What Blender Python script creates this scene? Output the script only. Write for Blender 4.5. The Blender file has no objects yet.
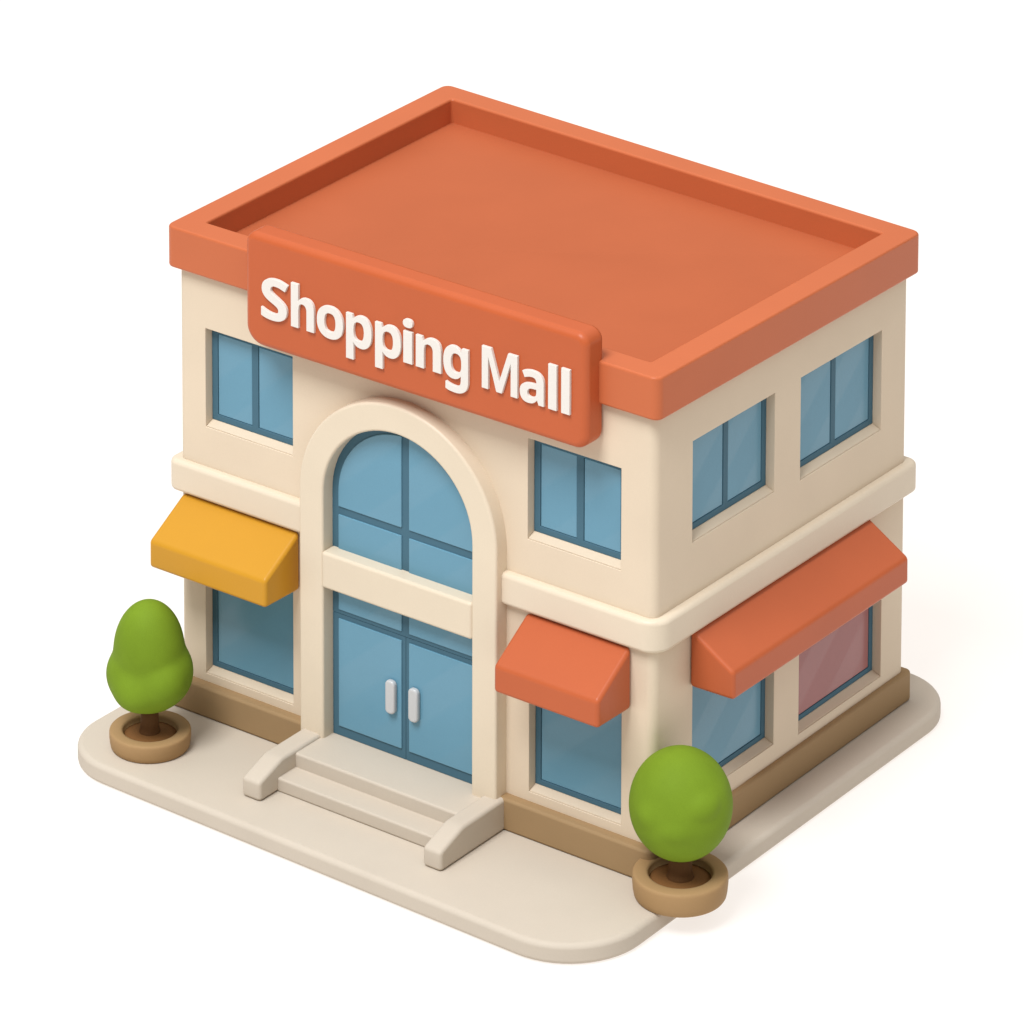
import bpy, bmesh, math
from mathutils import Vector, Matrix
PI = math.pi
scn = bpy.context.scene
COL = scn.collection

# ------------------------------------------------------------------ gentle flare of the moulded model
def warp(p):
    x, y, z = p
    x -= .065 * max(0, 1 - x / 2.5)
    s = 1 + .0394 * (1 - z / 9)
    return Vector(((x - 5) * s + 5, (y - 3.7) * s + 3.7,
                   z + z / 9 * (-.0275 * (x - 5) + .0132 * (y - 3.7) - .0034 * (x - 5) * (y - 3.7))))

# ------------------------------------------------------------------ materials
def clay(name, col, rough=.5, spec=.07, var=.025, bump=.05, coat=0.0, scale=1.0, warm=None):
    m = bpy.data.materials.new(name); m.use_nodes = True
    nt = m.node_tree; N = nt.nodes; L = nt.links
    b = N['Principled BSDF']
    tc = N.new('ShaderNodeTexCoord')
    n1 = N.new('ShaderNodeTexNoise'); n1.inputs['Scale'].default_value = .55 * scale; n1.inputs['Detail'].default_value = 3
    n2 = N.new('ShaderNodeTexNoise'); n2.inputs['Scale'].default_value = 38 * scale; n2.inputs['Detail'].default_value = 2
    L.new(tc.outputs['Object'], n1.inputs['Vector']); L.new(tc.outputs['Object'], n2.inputs['Vector'])
    r = N.new('ShaderNodeValToRGB')
    r.color_ramp.elements[0].position = .32; r.color_ramp.elements[1].position = .68
    r.color_ramp.elements[0].color = tuple(c * (1 - var) for c in col) + (1,)
    r.color_ramp.elements[1].color = tuple(min(1, c * (1 + var)) for c in col) + (1,)
    L.new(n1.outputs['Fac'], r.inputs['Fac'])
    mx = N.new('ShaderNodeMix'); mx.data_type = 'RGBA'; mx.blend_type = 'MULTIPLY'
    mx.inputs[0].default_value = 1
    r2 = N.new('ShaderNodeValToRGB')
    r2.color_ramp.elements[0].position = .3; r2.color_ramp.elements[1].position = .7
    g = 1 - var * .9
    r2.color_ramp.elements[0].color = (g, g, g, 1); r2.color_ramp.elements[1].color = (1, 1, 1, 1)
    L.new(n2.outputs['Fac'], r2.inputs['Fac'])
    L.new(r.outputs['Color'], mx.inputs[6]); L.new(r2.outputs['Color'], mx.inputs[7])
    L.new(mx.outputs[2], b.inputs['Base Color'])
    b.inputs['Roughness'].default_value = rough
    b.inputs['Specular IOR Level'].default_value = spec
    b.inputs['Coat Weight'].default_value = coat
    b.inputs['Coat Roughness'].default_value = .2
    bp = N.new('ShaderNodeBump'); bp.inputs['Strength'].default_value = bump; bp.inputs['Distance'].default_value = .02
    L.new(n2.outputs['Fac'], bp.inputs['Height']); L.new(bp.outputs['Normal'], b.inputs['Normal'])
    return m

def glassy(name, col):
    """opaque tinted toy glass: smooth, with faint diagonal reflection streaks painted into its specular level"""
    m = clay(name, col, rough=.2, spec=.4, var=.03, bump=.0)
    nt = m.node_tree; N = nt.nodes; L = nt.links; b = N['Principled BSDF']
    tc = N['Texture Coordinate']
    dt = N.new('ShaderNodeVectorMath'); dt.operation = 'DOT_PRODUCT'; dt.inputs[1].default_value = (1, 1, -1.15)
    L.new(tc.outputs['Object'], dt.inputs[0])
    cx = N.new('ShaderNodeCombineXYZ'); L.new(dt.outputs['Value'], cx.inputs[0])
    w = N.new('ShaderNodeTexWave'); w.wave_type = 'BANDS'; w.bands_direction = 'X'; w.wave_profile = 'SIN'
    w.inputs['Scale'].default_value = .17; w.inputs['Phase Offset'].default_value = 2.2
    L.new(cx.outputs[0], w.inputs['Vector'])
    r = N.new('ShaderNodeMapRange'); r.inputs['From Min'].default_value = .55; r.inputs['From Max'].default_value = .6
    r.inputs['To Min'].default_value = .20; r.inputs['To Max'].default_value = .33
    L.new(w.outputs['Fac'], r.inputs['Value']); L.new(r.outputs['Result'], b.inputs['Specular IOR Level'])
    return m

M = dict(
    wall=clay('cream_plaster', (.71, .585, .44), rough=.5),
    trim=clay('cream_trim', (.715, .605, .46), rough=.36, spec=.2),
    band=clay('cream_band', (.715, .605, .465), rough=.36, spec=.2),
    plinth=clay('tan_stone', (.345, .225, .115)),
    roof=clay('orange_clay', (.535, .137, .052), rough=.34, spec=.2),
    deck=clay('orange_deck_shaded', (.435, .112, .046), rough=.5),  # roof orange darkened, shade of the sunken deck put into its colour
    roofband=clay('orange_clay_sign', (.50, .108, .036), rough=.34, spec=.2),
    pave=clay('pale_pavement', (.565, .49, .40)),
    step=clay('pale_step', (.56, .485, .395)),
    frame=clay('slate_blue_frame', (.068, .148, .20), rough=.4),
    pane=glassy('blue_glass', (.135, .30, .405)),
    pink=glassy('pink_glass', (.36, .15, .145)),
    yellow=clay('yellow_canvas', (.575, .275, .022), rough=.34, spec=.2),
    red=clay('orange_red_canvas', (.49, .112, .040), rough=.34, spec=.2),
    white=clay('white_enamel', (.76, .71, .655), rough=.45, var=.015),
    handle=clay('pearl_metal', (.52, .52, .52), rough=.3, spec=.6, var=.02),
    pot=clay('tan_pot', (.38, .235, .11), rough=.5),
    soil=clay('brown_soil', (.22, .10, .035), rough=.7, bump=.3, var=.1),
    trunk=clay('brown_bark', (.16, .075, .03), rough=.6, bump=.2, var=.1),
    leaf=clay('leaf_green', (.18, .28, .02), rough=.65, var=.10, bump=.12, scale=1.6),
)

# ------------------------------------------------------------------ object helpers
def tag(o, label=None, cat=None, group=None, kind=None):
    for k, v in (('label', label), ('category', cat), ('group', group), ('kind', kind)):
        if v: o[k] = v
    return o

def worldloc(o):
    v = Vector((0, 0, 0))
    while o: v = v + Vector(o.location); o = o.parent
    return v

def finish(name, bm, mat, parent=None, bevel=.05, seg=3, angle=30, loc=None, recalc=True, smooth=None):
    if smooth is None: smooth = bevel > 0
    """links bm as ONE mesh object. bm is in plan coordinates; it is flared, then shifted to the object's origin"""
    if recalc: bmesh.ops.recalc_face_normals(bm, faces=bm.faces)
    pts = [warp(v.co) for v in bm.verts]
    base = worldloc(parent) if parent else Vector((0, 0, 0))
    if loc is None:
        lo = Vector((min(p.x for p in pts), min(p.y for p in pts), min(p.z for p in pts)))
        hi = Vector((max(p.x for p in pts), max(p.y for p in pts), max(p.z for p in pts)))
        loc = Vector(((lo.x + hi.x) / 2, (lo.y + hi.y) / 2, lo.z))
    for v, p in zip(bm.verts, pts): v.co = p - loc
    me = bpy.data.meshes.new(name); bm.to_mesh(me); bm.free()
    for p in me.polygons: p.use_smooth = smooth
    me.materials.append(mat)
    o = bpy.data.objects.new(name, me); COL.objects.link(o)
    o.parent = parent; o.location = loc - base
    if bevel:
        b = o.modifiers.new('bevel', 'BEVEL'); b.width = bevel; b.segments = seg
        b.limit_method = 'ANGLE'; b.angle_limit = math.radians(angle); b.harden_normals = True
    return o

def empty(name, loc):
    o = bpy.data.objects.new(name, None); COL.objects.link(o); o.location = warp(loc); o.empty_display_size = .3
    return o

class Q:
    """quad soup with shared vertices"""
    def __init__(s): s.bm = bmesh.new(); s.v = {}
    def vert(s, p):
        k = tuple(round(c, 5) for c in p)
        if k not in s.v: s.v[k] = s.bm.verts.new(k)
        return s.v[k]
    def face(s, pts):
        vs = []
        for p in pts:
            v = s.vert(p)
            if v not in vs: vs.append(v)
        if len(vs) > 2:
            try: s.bm.faces.new(vs)
            except ValueError: pass

def front(u, v, w): return (u, -w, v)          # u along the front, w outwards
def side(u, v, w): return (10 + w, u, v)       # u along the right flank, w outwards

def niche_plate(f, us, vs, w0, w1, holes, depth):
    """plate between w0 (back) and w1 (face) with rectangular niches sunk into its face"""
    q = Q(); us = sorted(set(us)); vs = sorted(set(vs))
    def hole(i, j):
        if i < 0 or j < 0 or i >= len(us) - 1 or j >= len(vs) - 1: return False
        cu, cv = (us[i] + us[i + 1]) / 2, (vs[j] + vs[j + 1]) / 2
        return any(h[0] < cu < h[1] and h[2] < cv < h[3] for h in holes)
    for i in range(len(us) - 1):
        for j in range(len(vs) - 1):
            a, b, c, d = us[i], us[i + 1], vs[j], vs[j + 1]
            w = w1 - depth if hole(i, j) else w1
            q.face([f(a, c, w), f(b, c, w), f(b, d, w), f(a, d, w)])
            q.face([f(a, c, w0), f(b, c, w0), f(b, d, w0), f(a, d, w0)])
            if hole(i, j):
                for (di, dj, e) in ((-1, 0, (a, c, a, d)), (1, 0, (b, c, b, d)), (0, -1, (a, c, b, c)), (0, 1, (a, d, b, d))):
                    if not hole(i + di, j + dj):
                        q.face([f(e[0], e[1], w), f(e[2], e[3], w), f(e[2], e[3], w1), f(e[0], e[1], w1)])
    for i in range(len(us) - 1):
        for v in (vs[0], vs[-1]):
            q.face([f(us[i], v, w0), f(us[i + 1], v, w0), f(us[i + 1], v, w1), f(us[i], v, w1)])
    for j in range(len(vs) - 1):
        for u in (us[0], us[-1]):
            q.face([f(u, vs[j], w0), f(u, vs[j + 1], w0), f(u, vs[j + 1], w1), f(u, vs[j], w1)])
    return q.bm

def box(f, u0, u1, v0, v1, w0, w1, cut=0.0):
    return niche_plate(f, [u0, u1], [v0, v1], w0, w1, [], 0)

def rounded(pts, radii, seg=8):
    """polygon (x, y) with rounded corners"""
    out = []; n = len(pts)
    for i, (p, r) in enumerate(zip(pts, radii)):
        p = Vector(p); a = Vector(pts[i - 1]) - p; b = Vector(pts[(i + 1) % n]) - p
        if r <= 0: out.append(tuple(p)); continue
        a.normalize(); b.normalize()
        ang = a.angle(b); t = r / math.tan(ang / 2)
        c = p + (a + b).normalized() * (r / math.sin(ang / 2))
        s = p + a * t - c; e = p + b * t - c
        a0 = math.atan2(s.y, s.x); a1 = math.atan2(e.y, e.x); d = (a1 - a0 + PI) % (2 * PI) - PI
        for k in range(seg + 1):
            th = a0 + d * k / seg; out.append((c.x + r * math.cos(th), c.y + r * math.sin(th)))
    return out

def prism(poly, f, w0, w1):
    """poly in (u, v) extruded from w0 to w1 through mapping f"""
    bm = bmesh.new()
    A = [bm.verts.new(f(u, v, w0)) for u, v in poly]; B = [bm.verts.new(f(u, v, w1)) for u, v in poly]
    bm.faces.new(A); bm.faces.new(B[::-1]); n = len(poly)
    for i in range(n): bm.faces.new([A[i], A[(i + 1) % n], B[(i + 1) % n], B[i]])
    return bm
flat = lambda u, v, w: (u, v, w)

# ------------------------------------------------------------------ dimensions
W, D = 10.0, 7.64
ZB0, ZB1 = 4.29, 4.90          # string course
ZR, ZT, ZF = 8.55, 9.31, 8.85  # roof slab underside, rim, sunken deck
OV, RIM = .148, .50
ZP = .63                       # plinth top
ZS = .55                       # landing
PAVE = -.40

# ------------------------------------------------------------------ setting
bm = bmesh.new()
g = 300
for p in ((-g, -g), (g, -g), (g, g), (-g, g)): bm.verts.new((p[0], p[1], PAVE))
bm.faces.new(bm.verts)
me = bpy.data.meshes.new('ground'); bm.to_mesh(me); bm.free()
ground = bpy.data.objects.new('ground', me); COL.objects.link(ground)
gm = bpy.data.materials.new('white_sheet_added_glow'); gm.use_nodes = True
gb = gm.node_tree.nodes['Principled BSDF']
gn = gm.node_tree.nodes.new('ShaderNodeTexNoise'); gn.inputs['Scale'].default_value = .2
gr = gm.node_tree.nodes.new('ShaderNodeValToRGB')
gr.color_ramp.elements[0].color = (.265, .26, .255, 1); gr.color_ramp.elements[1].color = (.275, .275, .275, 1)
gm.node_tree.links.new(gn.outputs['Fac'], gr.inputs['Fac']); gm.node_tree.links.new(gr.outputs['Color'], gb.inputs['Base Color'])
gb.inputs['Roughness'].default_value = .9; gb.inputs['Specular IOR Level'].default_value = 0
gb.inputs['Emission Color'].default_value = (1, .935, .875, 1); gb.inputs['Emission Strength'].default_value = .79  # glow added to the ground: keeps it white, fades shadows, warms the fill
me.materials.append(gm)
tag(ground, kind='structure')

pave = rounded([(-.78, -2.52), (10.68, -2.74), (10.68, 8.62), (-.78, 8.62)], [1.2, 1.4, 1.2, 1.2], 14)
o = finish('pavement', prism(pave, flat, PAVE, 0), M['pave'], bevel=.10, seg=4)
tag(o, kind='structure')

# ------------------------------------------------------------------ the building
mall = empty('shopping_mall', (5, 3.7, 0))
tag(mall, 'two-storey cream shopping mall with flat orange roof, arched entrance and three awnings', 'shopping mall')

FW = [(.60, 2.49, 5.66, 7.53, 'two'), (7.46, 9.33, 5.60, 7.45, 'two'), (.57, 2.48, .79, 3.45, 'one'), (7.50, 9.36, .81, 3.45, 'one')]
SW = [(1.06, 3.46, 5.89, 7.74, 'two'), (4.24, 6.77, 5.81, 7.74, 'two'), (1.10, 3.51, .98, 3.45, 'one'), (4.27, 6.86, .83, 3.45, 'pink')]
REC = .24
q = Q()
zs = sorted({0, ZB1, ZR + .1} | {v for w in FW + SW for v in w[2:4]})
def wall_face(f, us, holes, w):
    us = sorted(set(us))
    def hole(i, j):
        if i < 0 or i >= len(us) - 1: return False
        cu, cv = (us[i] + us[i + 1]) / 2, (zs[j] + zs[j + 1]) / 2
        return any(h[0] < cu < h[1] and h[2] < cv < h[3] for h in holes)
    for i in range(len(us) - 1):
        for j in range(len(zs) - 1):
            a, b, c, d = us[i], us[i + 1], zs[j], zs[j + 1]; h = hole(i, j); ww = w - REC if h else w
            q.face([f(a, c, ww), f(b, c, ww), f(b, d, ww), f(a, d, ww)])
            if h:
                for (di, dj, e) in ((-1, 0, (a, c, a, d)), (1, 0, (b, c, b, d)), (0, -1, (a, c, b, c)), (0, 1, (a, d, b, d))):
                    if not hole(i + di, j + dj):
                        q.face([f(e[0], e[1], ww), f(e[2], e[3], ww), f(e[2], e[3], w), f(e[0], e[1], w)])
ux = sorted({.0, W} | {v for w in FW for v in w[:2]}); uy = sorted({.0, D} | {v for w in SW for v in w[:2]})
wall_face(front, ux, FW, 0); wall_face(side, uy, SW, 0)
wall_face(lambda u, v, w: (u, D + w, v), ux, [], 0); wall_face(lambda u, v, w: (-w, u, v), uy, [], 0)
for z in (0, zs[-1]):
    loop = [(x, 0, z) for x in ux] + [(W, y, z) for y in uy[1:]] + [(x, D, z) for x in ux[::-1][1:]] + [(0, y, z) for y in uy[::-1][1:-1]]
    q.face(loop)
# soft vertical corners
bmesh.ops.recalc_face_normals(q.bm, faces=q.bm.faces)
ce = [e for e in q.bm.edges if all(abs(v.co.x - e.verts[0].co.x) < 1e-5 and abs(v.co.y - e.verts[0].co.y) < 1e-5 for v in e.verts)
      and min(abs(e.verts[0].co.x), abs(e.verts[0].co.x - W)) < 1e-4 and min(abs(e.verts[0].co.y), abs(e.verts[0].co.y - D)) < 1e-4]
bmesh.ops.bevel(q.bm, geom=ce, offset=.16, segments=6, affect='EDGES', profile=.5)
finish('wall', q.bm, M['wall'], mall, bevel=.035, seg=3)

# plinth, string course: U-shaped rings interrupted by the entrance arch
def ring(off, x0, x1, r, fo=None):
    fo = fo or off
    pts = [(x0, -fo), (-off, -fo), (-off, D + off), (W + off, D + off), (W + off, -fo), (x1, -fo), (x1, .06), (x0, .06)]
    return rounded(pts, [0, r, r, r, r * 1.9, 0, 0, 0], 10)
finish('plinth', prism(ring(.10, 3.0, 6.9, .10, .19), flat, 0.0, ZP), M['plinth'], mall, bevel=.06)
finish('string_course', prism(ring(.165, 2.95, 6.95, .20, .14), flat, ZB0, ZB1), M['band'], mall, bevel=.09, seg=4)

# roof slab with sunken deck
def rrect(o, r): return rounded([(-o, -o), (W + o, -o), (W + o, D + o), (-o, D + o)], [r] * 4, 8)
bm = bmesh.new()
loops = [[bm.verts.new((x, y, z)) for x, y in rrect(off, r)] for off, r, z in
         ((OV, .16, ZR), (OV, .16, ZT), (OV - RIM, .05, ZT), (OV - RIM, .05, ZF - .14))]
bm.faces.new(loops[0]); bm.faces.new(loops[3])
for A, B in zip(loops, loops[1:]):
    for i in range(len(A)): bm.faces.new([A[i], A[(i + 1) % len(A)], B[(i + 1) % len(A)], B[i]])
roof = finish('roof', bm, M['roof'], mall, bevel=.135, seg=6)
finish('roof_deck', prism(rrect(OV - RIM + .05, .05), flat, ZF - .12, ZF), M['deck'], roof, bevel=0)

# ---- windows
def window(f, u0, u1, v0, v1, style):
    fw = .13; w1 = -.17; v0 -= 0; vb = v0 + .075
    if style == 'two':
        c = (u0 + u1) / 2
        holes = [(u0 + fw, c - .07, vb + fw, v1 - fw), (c + .07, u1 - fw, vb + fw, v1 - fw)]
    else:
        holes = [(u0 + fw * .9, u1 - fw * .9, vb + fw * .9, v1 - fw)]
    e = .03
    us = [u0 - e, u1 + e]; vs = [v0 - e, v1 + e]
    for h in holes: us += h[:2]; vs += h[2:]
    us, vs = sorted(us), sorted(vs)
    # the plate stays inside the niche
    us[0], us[-1], vs[0], vs[-1] = u0 + .002, u1 - .002, v0 + .088, v1 - .002
    fr = finish('window', niche_plate(f, us, vs, -REC + .004, w1, holes, .045), M['frame'], mall, bevel=.012, seg=2)
    for h in holes:
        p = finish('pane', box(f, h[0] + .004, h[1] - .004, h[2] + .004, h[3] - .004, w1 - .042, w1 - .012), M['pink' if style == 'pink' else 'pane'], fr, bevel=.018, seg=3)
        if style == 'pink': tag(p, 'dusky pink pane under the long flank awning')
    return fr

for f, ws_ in ((front, FW), (side, SW)):
    for w in ws_:
        fr = window(f, *w)
        u0, u1, v0 = w[0] + .003, w[1] - .003, w[2]
        prof = [(-REC + .004, v0 + .003), (-REC + .004, v0 + .085), (-.165, v0 + .085), (-.155, v0 + .075), (-.02, v0 + .018), (-.02, v0 + .003)]
        finish('sill', prism(prof, (lambda a, b, c, f=f: f(c, b, a)), u0, u1), M['wall'], fr, bevel=.02, seg=3)

# ---- entrance arch
CX, RO, RI, SP = 4.945, 2.09, 1.575, 5.31
AF = .29
NA = 40
outer = [(CX - RO * math.cos(PI * k / NA), SP + RO * math.sin(PI * k / NA)) for k in range(NA + 1)]
inner = [(CX - RI * math.cos(PI * k / NA), SP + RI * math.sin(PI * k / NA)) for k in range(NA + 1)]
O = [(CX - RO, .45)] + outer + [(CX + RO, .45)]; I = [(CX - RI, .45)] + inner + [(CX + RI, .45)]
q = Q()
for w in (-.05, AF):
    for k in range(len(O) - 1): q.face([front(*O[k], w), front(*O[k + 1], w), front(*I[k + 1], w), front(*I[k], w)])
for P in (O, I):
    for k in range(len(P) - 1): q.face([front(*P[k], -.05), front(*P[k + 1], -.05), front(*P[k + 1], AF), front(*P[k], AF)])
for k in (0, -1): q.face([front(*O[k], -.05), front(*I[k], -.05), front(*I[k], AF), front(*O[k], AF)])
finish('entrance_arch', q.bm, M['trim'], mall, bevel=.05, seg=4)
finish('lintel', box(front, CX - RI - .02, CX + RI + .02, 3.53, 4.23, -.04, AF + .02), M['trim'], mall, bevel=.06, seg=4)

# glazing above the lintel
def arch_poly(r, u0, u1, v0, side_, n=20):
    """quarter-arch pane between u0 and u1 above v0, radius r about the arch centre"""
    pts = []
    if side_ < 0:
        a0 = PI; a1 = PI - math.acos(-(u1 - CX) / r) if False else math.acos((u1 - CX) / r)
        pts = [(u1, v0), (CX - r, v0)]
        pts += [(CX + r * math.cos(a0 + (a1 - a0) * k / n), SP + r * math.sin(a0 + (a1 - a0) * k / n)) for k in range(n + 1)]
    else:
        a0 = math.acos((u0 - CX) / r); a1 = 0
        pts = [(u0, v0)] + [(CX + r * math.cos(a0 + (a1 - a0) * k / n), SP + r * math.sin(a0 + (a1 - a0) * k / n)) for k in range(n + 1)] + [(CX + r, v0)]
    return pts
R2 = RI + .05
back = [(CX - R2, 4.0)] + [(CX - R2 * math.cos(PI * k / NA), SP + R2 * math.sin(PI * k / NA)) for k in range(NA + 1)] + [(CX + R2, 4.0)]
aw = finish('arched_window', prism(back, front, -.02, .02), M['frame'], mall, bevel=0)
rp = RI - .14
BAR = .078
for s in (-1, 1):
    u0, u1 = (CX - rp, CX - BAR) if s < 0 else (CX + BAR, CX + rp)
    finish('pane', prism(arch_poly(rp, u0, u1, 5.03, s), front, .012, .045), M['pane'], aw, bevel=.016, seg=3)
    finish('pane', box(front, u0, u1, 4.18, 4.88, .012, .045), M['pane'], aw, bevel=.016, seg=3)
tr = finish('transom_window', box(front, CX - RI + .004, CX + RI - .004, 2.965, 3.60, -.02, .02), M['frame'], mall, bevel=0)
for s in (-1, 1):
    u0, u1 = (CX - rp, CX - BAR) if s < 0 else (CX + BAR, CX + rp)
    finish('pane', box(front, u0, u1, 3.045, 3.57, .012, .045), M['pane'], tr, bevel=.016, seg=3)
for s in (-1, 1):
    a, b = (CX - RI + .004, CX - .003) if s < 0 else (CX + .003, CX + RI - .004)
    dr = finish('door', box(front, a, b, ZS + .006, 2.955, -.02, .022), M['frame'], mall, bevel=.004, seg=1)
    u0, u1 = (CX - rp, CX - BAR) if s < 0 else (CX + BAR, CX + rp)
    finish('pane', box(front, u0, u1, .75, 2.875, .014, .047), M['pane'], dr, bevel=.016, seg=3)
    hc = CX + s * .245 - .015
    hp = rounded([(hc - .10, 1.42), (hc + .10, 1.42), (hc + .10, 2.07), (hc - .10, 2.07)], [.085] * 4, 6)
    finish('handle', prism(hp, front, .04, .15), M['handle'], dr, bevel=.04, seg=4)

# ---- steps and cheek walls
finish('landing', box(front, 3.20, 6.85, .0, ZS, -.04, .95), M['step'], mall, bevel=.045, seg=4)
finish('step', box(front, 3.20, 6.85, .0, .275, .9, 1.42), M['step'], mall, bevel=.04, seg=4)
yz = lambda x0, x1: None
for (x0, x1) in ((2.91, 3.31), (6.75, 7.13)):
    prof = [(-.02, 0), (1.89, 0), (1.89, .38), (1.30, .61), (-.02, .62)]   # (outwards, up)
    f = lambda u, v, w: (w, -u, v)
    prof = rounded(prof, [0, 0, .10, .42, 0], 7)
    finish('cheek_wall', prism(prof, f, x0, x1), M['step'], mall, bevel=.07, seg=5)

# ---- awnings
def awning(f, u0, u1, zt, zf, zb, out, mat, label):
    prof = [(0.0, zb - .02), (out, zb), (out, zf), (0.0, zt)]
    g_ = lambda a, b, w: f(w, b, a)
    a = finish('awning', prism(prof, g_, u0, u1), mat, mall, bevel=.075, seg=5)
    tag(a, label)
    return a
awning(front, .10, 2.645, 4.27, 3.68, 3.15, .93, M['yellow'], 'yellow awning')
awning(front, 7.46, 9.56, 4.27, 3.64, 3.13, .93, M['red'], 'small orange awning beside the entrance')
awning(side, 1.0, 6.34, 4.34, 3.77, 3.25, .87, M['red'], 'long orange awning on the flank')

# ---- sign with raised lettering
sp = rounded([(1.87, 7.81), (8.99, 7.81), (8.99, 9.86), (1.87, 9.86)], [.36, .26, .22, .22], 10)
sign = finish('sign', prism(sp, front, -.02, .50), M['roofband'], mall, bevel=.13, seg=6)

GLYPH = {
 'S': "M 514 198 Q 514 103 444 46 Q 375 -10 248 -10 Q 134 -10 44 33 L 44 174 Q 96 151 150 132 Q 205 114 258 114 Q 313 114 336 135 Q 359 156 359 188 Q 359 214 341 232 Q 323 251 292 267 Q 262 283 223 302 Q 199 314 171 330 Q 142 347 116 372 Q 90 396 74 430 Q 57 464 57 511 Q 57 613 124 668 Q 192 724 308 724 Q 366 724 418 710 Q 471 697 528 672 L 479 554 Q 428 575 387 586 Q 347 598 305 598 Q 261 598 238 577 Q 214 557 214 524 Q 214 485 249 463 Q 283 440 351 404 Q 407 374 445 342 Q 484 311 499 277 Q 514 244 514 198",
 'h': "M 72 0 L 72 760 L 221 760 L 221 605 Q 221 565 215 474 L 223 474 Q 246 516 283 536 Q 321 556 372 556 Q 446 556 491 511 Q 536 466 536 356 L 536 0 L 387 0 L 387 319 Q 387 378 365 407 Q 344 437 297 437 Q 250 437 235 393 Q 221 350 221 257 L 221 0",
 'o': "M 575 274 Q 575 138 503 64 Q 431 -10 307 -10 Q 229 -10 169 23 Q 108 57 75 121 Q 42 186 42 274 Q 42 410 113 483 Q 184 556 310 556 Q 388 556 448 522 Q 508 489 541 425 Q 575 361 575 274 | M 194 274 Q 194 193 220 152 Q 247 111 309 111 Q 369 111 396 152 Q 423 193 423 274 Q 423 354 396 395 Q 369 435 308 435 Q 247 435 220 395 Q 194 354 194 274",
 'p': "M 72 546 L 193 546 L 214 475 L 221 475 Q 270 556 378 556 Q 474 556 527 481 Q 581 406 581 274 Q 581 187 555 122 Q 530 60 484 25 Q 438 -10 375 -10 Q 276 -10 221 61 L 213 61 Q 221 0 221 -15 L 221 -240 L 72 -240 | M 327 436 Q 273 436 247 402 Q 222 369 221 290 L 221 274 Q 221 188 247 150 Q 273 111 329 111 Q 429 111 429 275 Q 429 355 404 396 Q 379 436 327 436",
 'i': "M 72 0 L 72 546 L 221 546 L 221 0 | M 146 760 Q 228 760 228 686 Q 228 613 146 613 Q 65 613 65 686 Q 65 760 146 760",
 'n': "M 536 0 L 387 0 L 387 319 Q 387 378 365 407 Q 344 437 297 437 Q 250 437 235 393 Q 221 350 221 257 L 221 0 L 72 0 L 72 546 L 186 546 L 206 476 L 214 476 Q 238 516 280 536 Q 323 556 372 556 Q 446 556 491 511 Q 536 466 536 356",
 'g': "M 246 556 Q 346 556 402 477 L 406 477 L 418 546 L 545 546 L 545 -1 Q 545 -118 479 -179 Q 413 -240 283 -240 Q 227 -240 179 -233 Q 132 -227 87 -207 L 87 -88 Q 181 -127 288 -127 Q 397 -127 397 -9 L 397 1 Q 397 47 401 69 L 397 69 Q 343 -10 245 -10 Q 149 -10 95 64 Q 42 139 42 272 Q 42 406 96 481 Q 151 556 246 556 | M 297 435 Q 194 435 194 270 Q 194 107 299 107 Q 355 107 380 140 Q 407 171 407 253 L 407 273 Q 407 361 381 398 Q 355 435 297 435",
 'M': "M 92 0 L 92 714 L 290 714 L 465 199 L 469 199 L 655 714 L 853 714 L 853 0 L 712 0 L 712 545 L 708 545 L 520 0 L 405 0 L 231 545 L 227 545 L 227 0",
 'a': "M 308 557 Q 418 557 476 509 Q 535 462 535 364 L 535 0 L 431 0 L 402 74 L 398 74 Q 363 30 324 10 Q 285 -10 217 -10 Q 144 -10 96 32 Q 48 74 48 162 Q 48 249 109 290 Q 170 332 292 336 L 387 339 L 387 363 Q 387 407 364 427 Q 342 447 302 447 Q 262 447 224 435 Q 186 424 148 407 L 99 508 Q 142 531 196 544 Q 250 557 308 557 | M 387 252 L 329 250 Q 257 248 229 224 Q 201 200 201 161 Q 201 127 221 112 Q 241 98 273 98 Q 321 98 354 126 Q 387 155 387 208",
 'l': "M 72 0 L 72 760 L 221 760 L 221 0",
}
def glyph_paths(s):
    out = []
    for sub in s.split('|'):
        t = sub.split(); pts = []; i = 0
        while i < len(t):
            if t[i] in 'ML': pts.append((float(t[i + 1]), float(t[i + 2]))); i += 3
            else:
                p0 = pts[-1]; c = (float(t[i + 1]), float(t[i + 2])); e = (float(t[i + 3]), float(t[i + 4])); i += 5
                for k in range(1, 7):
                    a = k / 6; pts.append(tuple((1 - a) ** 2 * p0[j] + 2 * a * (1 - a) * c[j] + a * a * e[j] for j in (0, 1)))
        if len(pts) > 1 and max(abs(pts[0][0] - pts[-1][0]), abs(pts[0][1] - pts[-1][1])) < 1: pts.pop()
        out.append(pts)
    return out
LET = [('S', 2.27, 2.84), ('h', 2.915, 3.41), ('o', 3.475, 4.035), ('p', 4.10, 4.64), ('p', 4.715, 5.255), ('i', 5.30, 5.50),
       ('n', 5.57, 6.09), ('g', 6.14, 6.65), ('M', 6.93, 7.65), ('a', 7.70, 8.18), ('l', 8.27, 8.435), ('l', 8.53, 8.695)]
BASE, VS = 8.415, .00104
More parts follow.
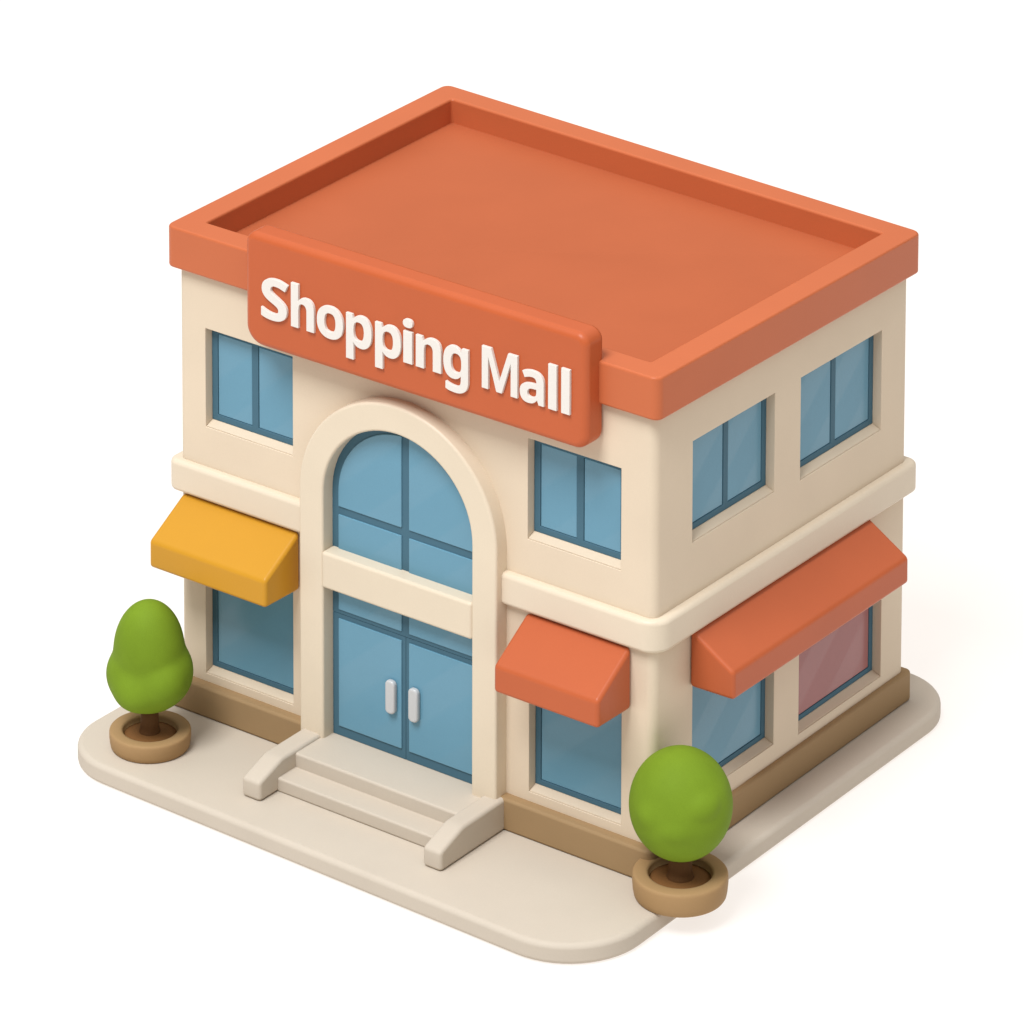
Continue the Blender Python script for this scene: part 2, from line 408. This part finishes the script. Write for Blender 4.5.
for ch, x0, x1 in LET:
    paths = glyph_paths(GLYPH[ch])
    lo = min(p[0] for P in paths for p in P); hi = max(p[0] for P in paths for p in P)
    cu = bpy.data.curves.new('letter', 'CURVE'); cu.dimensions = '2D'; cu.fill_mode = 'BOTH'
    cu.extrude = .022; cu.bevel_depth = .006; cu.bevel_resolution = 2; cu.offset = -.005
    for P in paths:
        s = cu.splines.new('POLY'); s.points.add(len(P) - 1); s.use_cyclic_u = True
        for k, p in enumerate(P): s.points[k].co = (x0 + (p[0] - lo) / (hi - lo) * (x1 - x0), BASE + p[1] * VS, 0, 1)
    tmp = bpy.data.objects.new('letter', cu); COL.objects.link(tmp)
    dg = bpy.context.evaluated_depsgraph_get(); me = bpy.data.meshes.new_from_object(tmp.evaluated_get(dg))
    bpy.data.objects.remove(tmp)
    bm = bmesh.new(); bm.from_mesh(me); bpy.data.meshes.remove(me)
    bmesh.ops.remove_doubles(bm, verts=bm.verts, dist=1e-5)
    for v in bm.verts: v.co = (v.co.x, -.525 - v.co.z, v.co.y)
    o = finish('letter', bm, M['white'], sign, bevel=0)
    for p in o.data.polygons: p.use_smooth = False

# ------------------------------------------------------------------ planters and trees
def lathe(prof, cx, cy, n=64):
    bm = bmesh.new(); rings = []
    for r, z in prof:
        if r < 1e-6: rings.append([bm.verts.new((cx, cy, z))])
        else: rings.append([bm.verts.new((cx + r * math.cos(2 * PI * k / n), cy + r * math.sin(2 * PI * k / n), z)) for k in range(n)])
    for A, B in zip(rings, rings[1:]):
        for k in range(n):
            a = [A[k % len(A)], A[(k + 1) % len(A)], B[(k + 1) % len(B)], B[k % len(B)]]
            u = []
            for v in a:
                if v not in u: u.append(v)
            if len(u) > 2: bm.faces.new(u)
    return bm

def planter(cx, cy, r, h, label):
    t = empty('planter', (cx, cy, 0)); tag(t, label, 'planter', 'round planters at the corners of the pavement')
    ri = r * .665
    prof = [(0, 0.0), (r * .90, 0), (r * .94, h * .03), (r * .965, h * .10), (r * .985, h * .3), (r, h * .6), (r, h * .86), (r * .992, h * .94), (r * .972, h * .985), (r * .94, h),
            (ri + .05, h), (ri + .012, h - .015), (ri, h - .05), (ri - .015, h * .45), (0, h * .45)]
    finish('pot', lathe(prof, cx, cy), M['pot'], t, bevel=0, smooth=True)
    zs_ = h * .74
    finish('soil', lathe([(0, zs_ + .03), (ri * .35, zs_ + .03), (ri * .8, zs_ - .01), (ri - .004, zs_ - .03), (ri - .01, h * .46), (0, h * .46)], cx, cy), M['soil'], t, bevel=0, smooth=True)
    return t, zs_ + .02

def crown(cx, cy, cz, blobs, k=14.0, sub=6):
    """smooth union of ellipsoids (dx, dy, dz, rx, ry, rz) seen from the centre"""
    bm = bmesh.new(); bmesh.ops.create_icosphere(bm, subdivisions=sub, radius=1)
    for v in bm.verts:
        d = v.co.normalized(); ts = []
        for (bx, by, bz, rx, ry, rz) in blobs:
            o_ = Vector((-bx / rx, -by / ry, -bz / rz)); e = Vector((d.x / rx, d.y / ry, d.z / rz))
            A = e.dot(e); B = o_.dot(e); C = o_.dot(o_) - 1; disc = B * B - A * C
            if disc > 0: 
                t = (-B + math.sqrt(disc)) / A
                if t > 0: ts.append(t)
        m = max(ts); R_ = m + math.log(sum(math.exp(k * (t - m)) for t in ts)) / k - 0
        v.co = Vector((cx, cy, cz)) + d * R_
    return bm

def tree(cx, cy, z0, rt, ztop, cz, blobs, k, label):
    t = empty('topiary_tree', (cx, cy, z0)); tag(t, label, 'tree', 'clipped trees in the round planters')
    finish('trunk', lathe([(0, z0 - .04), (rt * 1.25, z0 - .04), (rt * 1.12, z0 + .04), (rt, z0 + .14), (rt * .93, ztop), (0, ztop)], cx, cy, 32), M['trunk'], t, bevel=0, smooth=True)
    finish('crown', crown(cx, cy, cz, blobs, k), M['leaf'], t, bevel=0, smooth=True)
    return t

_, zl = planter(.59, -1.50, .69, .36, 'tan round planter holding the lobed cone-shaped tree, left of the entrance steps')
_, zr = planter(10.63, -.13, .775, .46, 'tan round planter holding the egg-shaped tree at the near pavement corner')
# lean directions towards the camera (fx, fy) and picture-right (rx, ry)
rx_, ry_ = .80, .60; fx, fy = .60, -.80
tree(.58, -1.50, zl, .155, .9, 1.585, [
    (0, 0, .34, .60, .60, .95),
    (0, 0, -.19, .65, .65, .66),
    (-rx_ * .24, -ry_ * .24, -.11, .48, .48, .56),
    (rx_ * .25, ry_ * .25, -.08, .49, .49, .62),
    (fx * .26 - rx_ * .16, fy * .26 - ry_ * .16, -.27, .43, .43, .44),
    (fx * .26 + rx_ * .22, fy * .26 + ry_ * .22, -.12, .42, .42, .48)], 26, 'clipped green tree with a tall rounded top over a wider lobed base')
tree(10.63, -.13, zr, .19, 1.2, 1.75, [
    (0, 0, .0, .835, .835, 1.0),
    (fx * .36 - rx_ * .38, fy * .36 - ry_ * .38, .06, .34, .34, .34),
    (fx * .50 - rx_ * .08, fy * .50 - ry_ * .08, -.10, .36, .36, .34),
    (fx * .44 + rx_ * .24, fy * .44 + ry_ * .24, .26, .37, .37, .34)], 45, 'clipped green tree with a smooth egg-shaped crown')

# ------------------------------------------------------------------ light
w = bpy.data.worlds.new('World'); scn.world = w; w.use_nodes = True
wn = w.node_tree.nodes; wl = w.node_tree.links; bg = wn['Background']
wt = wn.new('ShaderNodeTexCoord'); ws = wn.new('ShaderNodeSeparateXYZ'); wr = wn.new('ShaderNodeValToRGB')
wl.new(wt.outputs['Generated'], ws.inputs[0]); wl.new(ws.outputs['Z'], wr.inputs['Fac'])
wr.color_ramp.elements[0].position = .22; wr.color_ramp.elements[0].color = (.04, .04, .04, 1)
wr.color_ramp.elements[1].position = .95; wr.color_ramp.elements[1].color = (1, 1, 1, 1)
wl.new(wr.outputs['Color'], bg.inputs[0]); bg.inputs[1].default_value = 1.32
def area(name, loc, target, size, power, col):
    l = bpy.data.lights.new(name, 'AREA'); l.shape = 'SQUARE'; l.size = size; l.energy = power; l.color = col
    o = bpy.data.objects.new(name, l); COL.objects.link(o); o.location = loc
    o.rotation_euler = (Vector(target) - Vector(loc)).to_track_quat('-Z', 'Y').to_euler()
    return o
def softbox(name, d, dist, size, level, col):
    d = Vector(d).normalized()
    area(name, Vector((5, 3, 3)) + d * dist, (5, 3, 3), size, level * PI * PI * dist * dist, col)
softbox('key_softbox', (.02, -.50, .86), 150, 55, .90, (.97, 1.0, 1.03))

# ------------------------------------------------------------------ camera
cam = bpy.data.cameras.new('Camera'); co = bpy.data.objects.new('Camera', cam); COL.objects.link(co)
co.location = (44.9847, -50.5965, 36.4822); co.rotation_euler = (PI / 2 - .4505, 0, .6423)
cam.sensor_width = 36; cam.lens = 4222.28 * 36 / 1024; cam.clip_end = 2000
scn.camera = co
scn.view_settings.view_transform = 'Standard'; scn.view_settings.look = 'None'; scn.view_settings.exposure = 0; scn.view_settings.gamma = 1
scn.render.resolution_x = 1024; scn.render.resolution_y = 1024
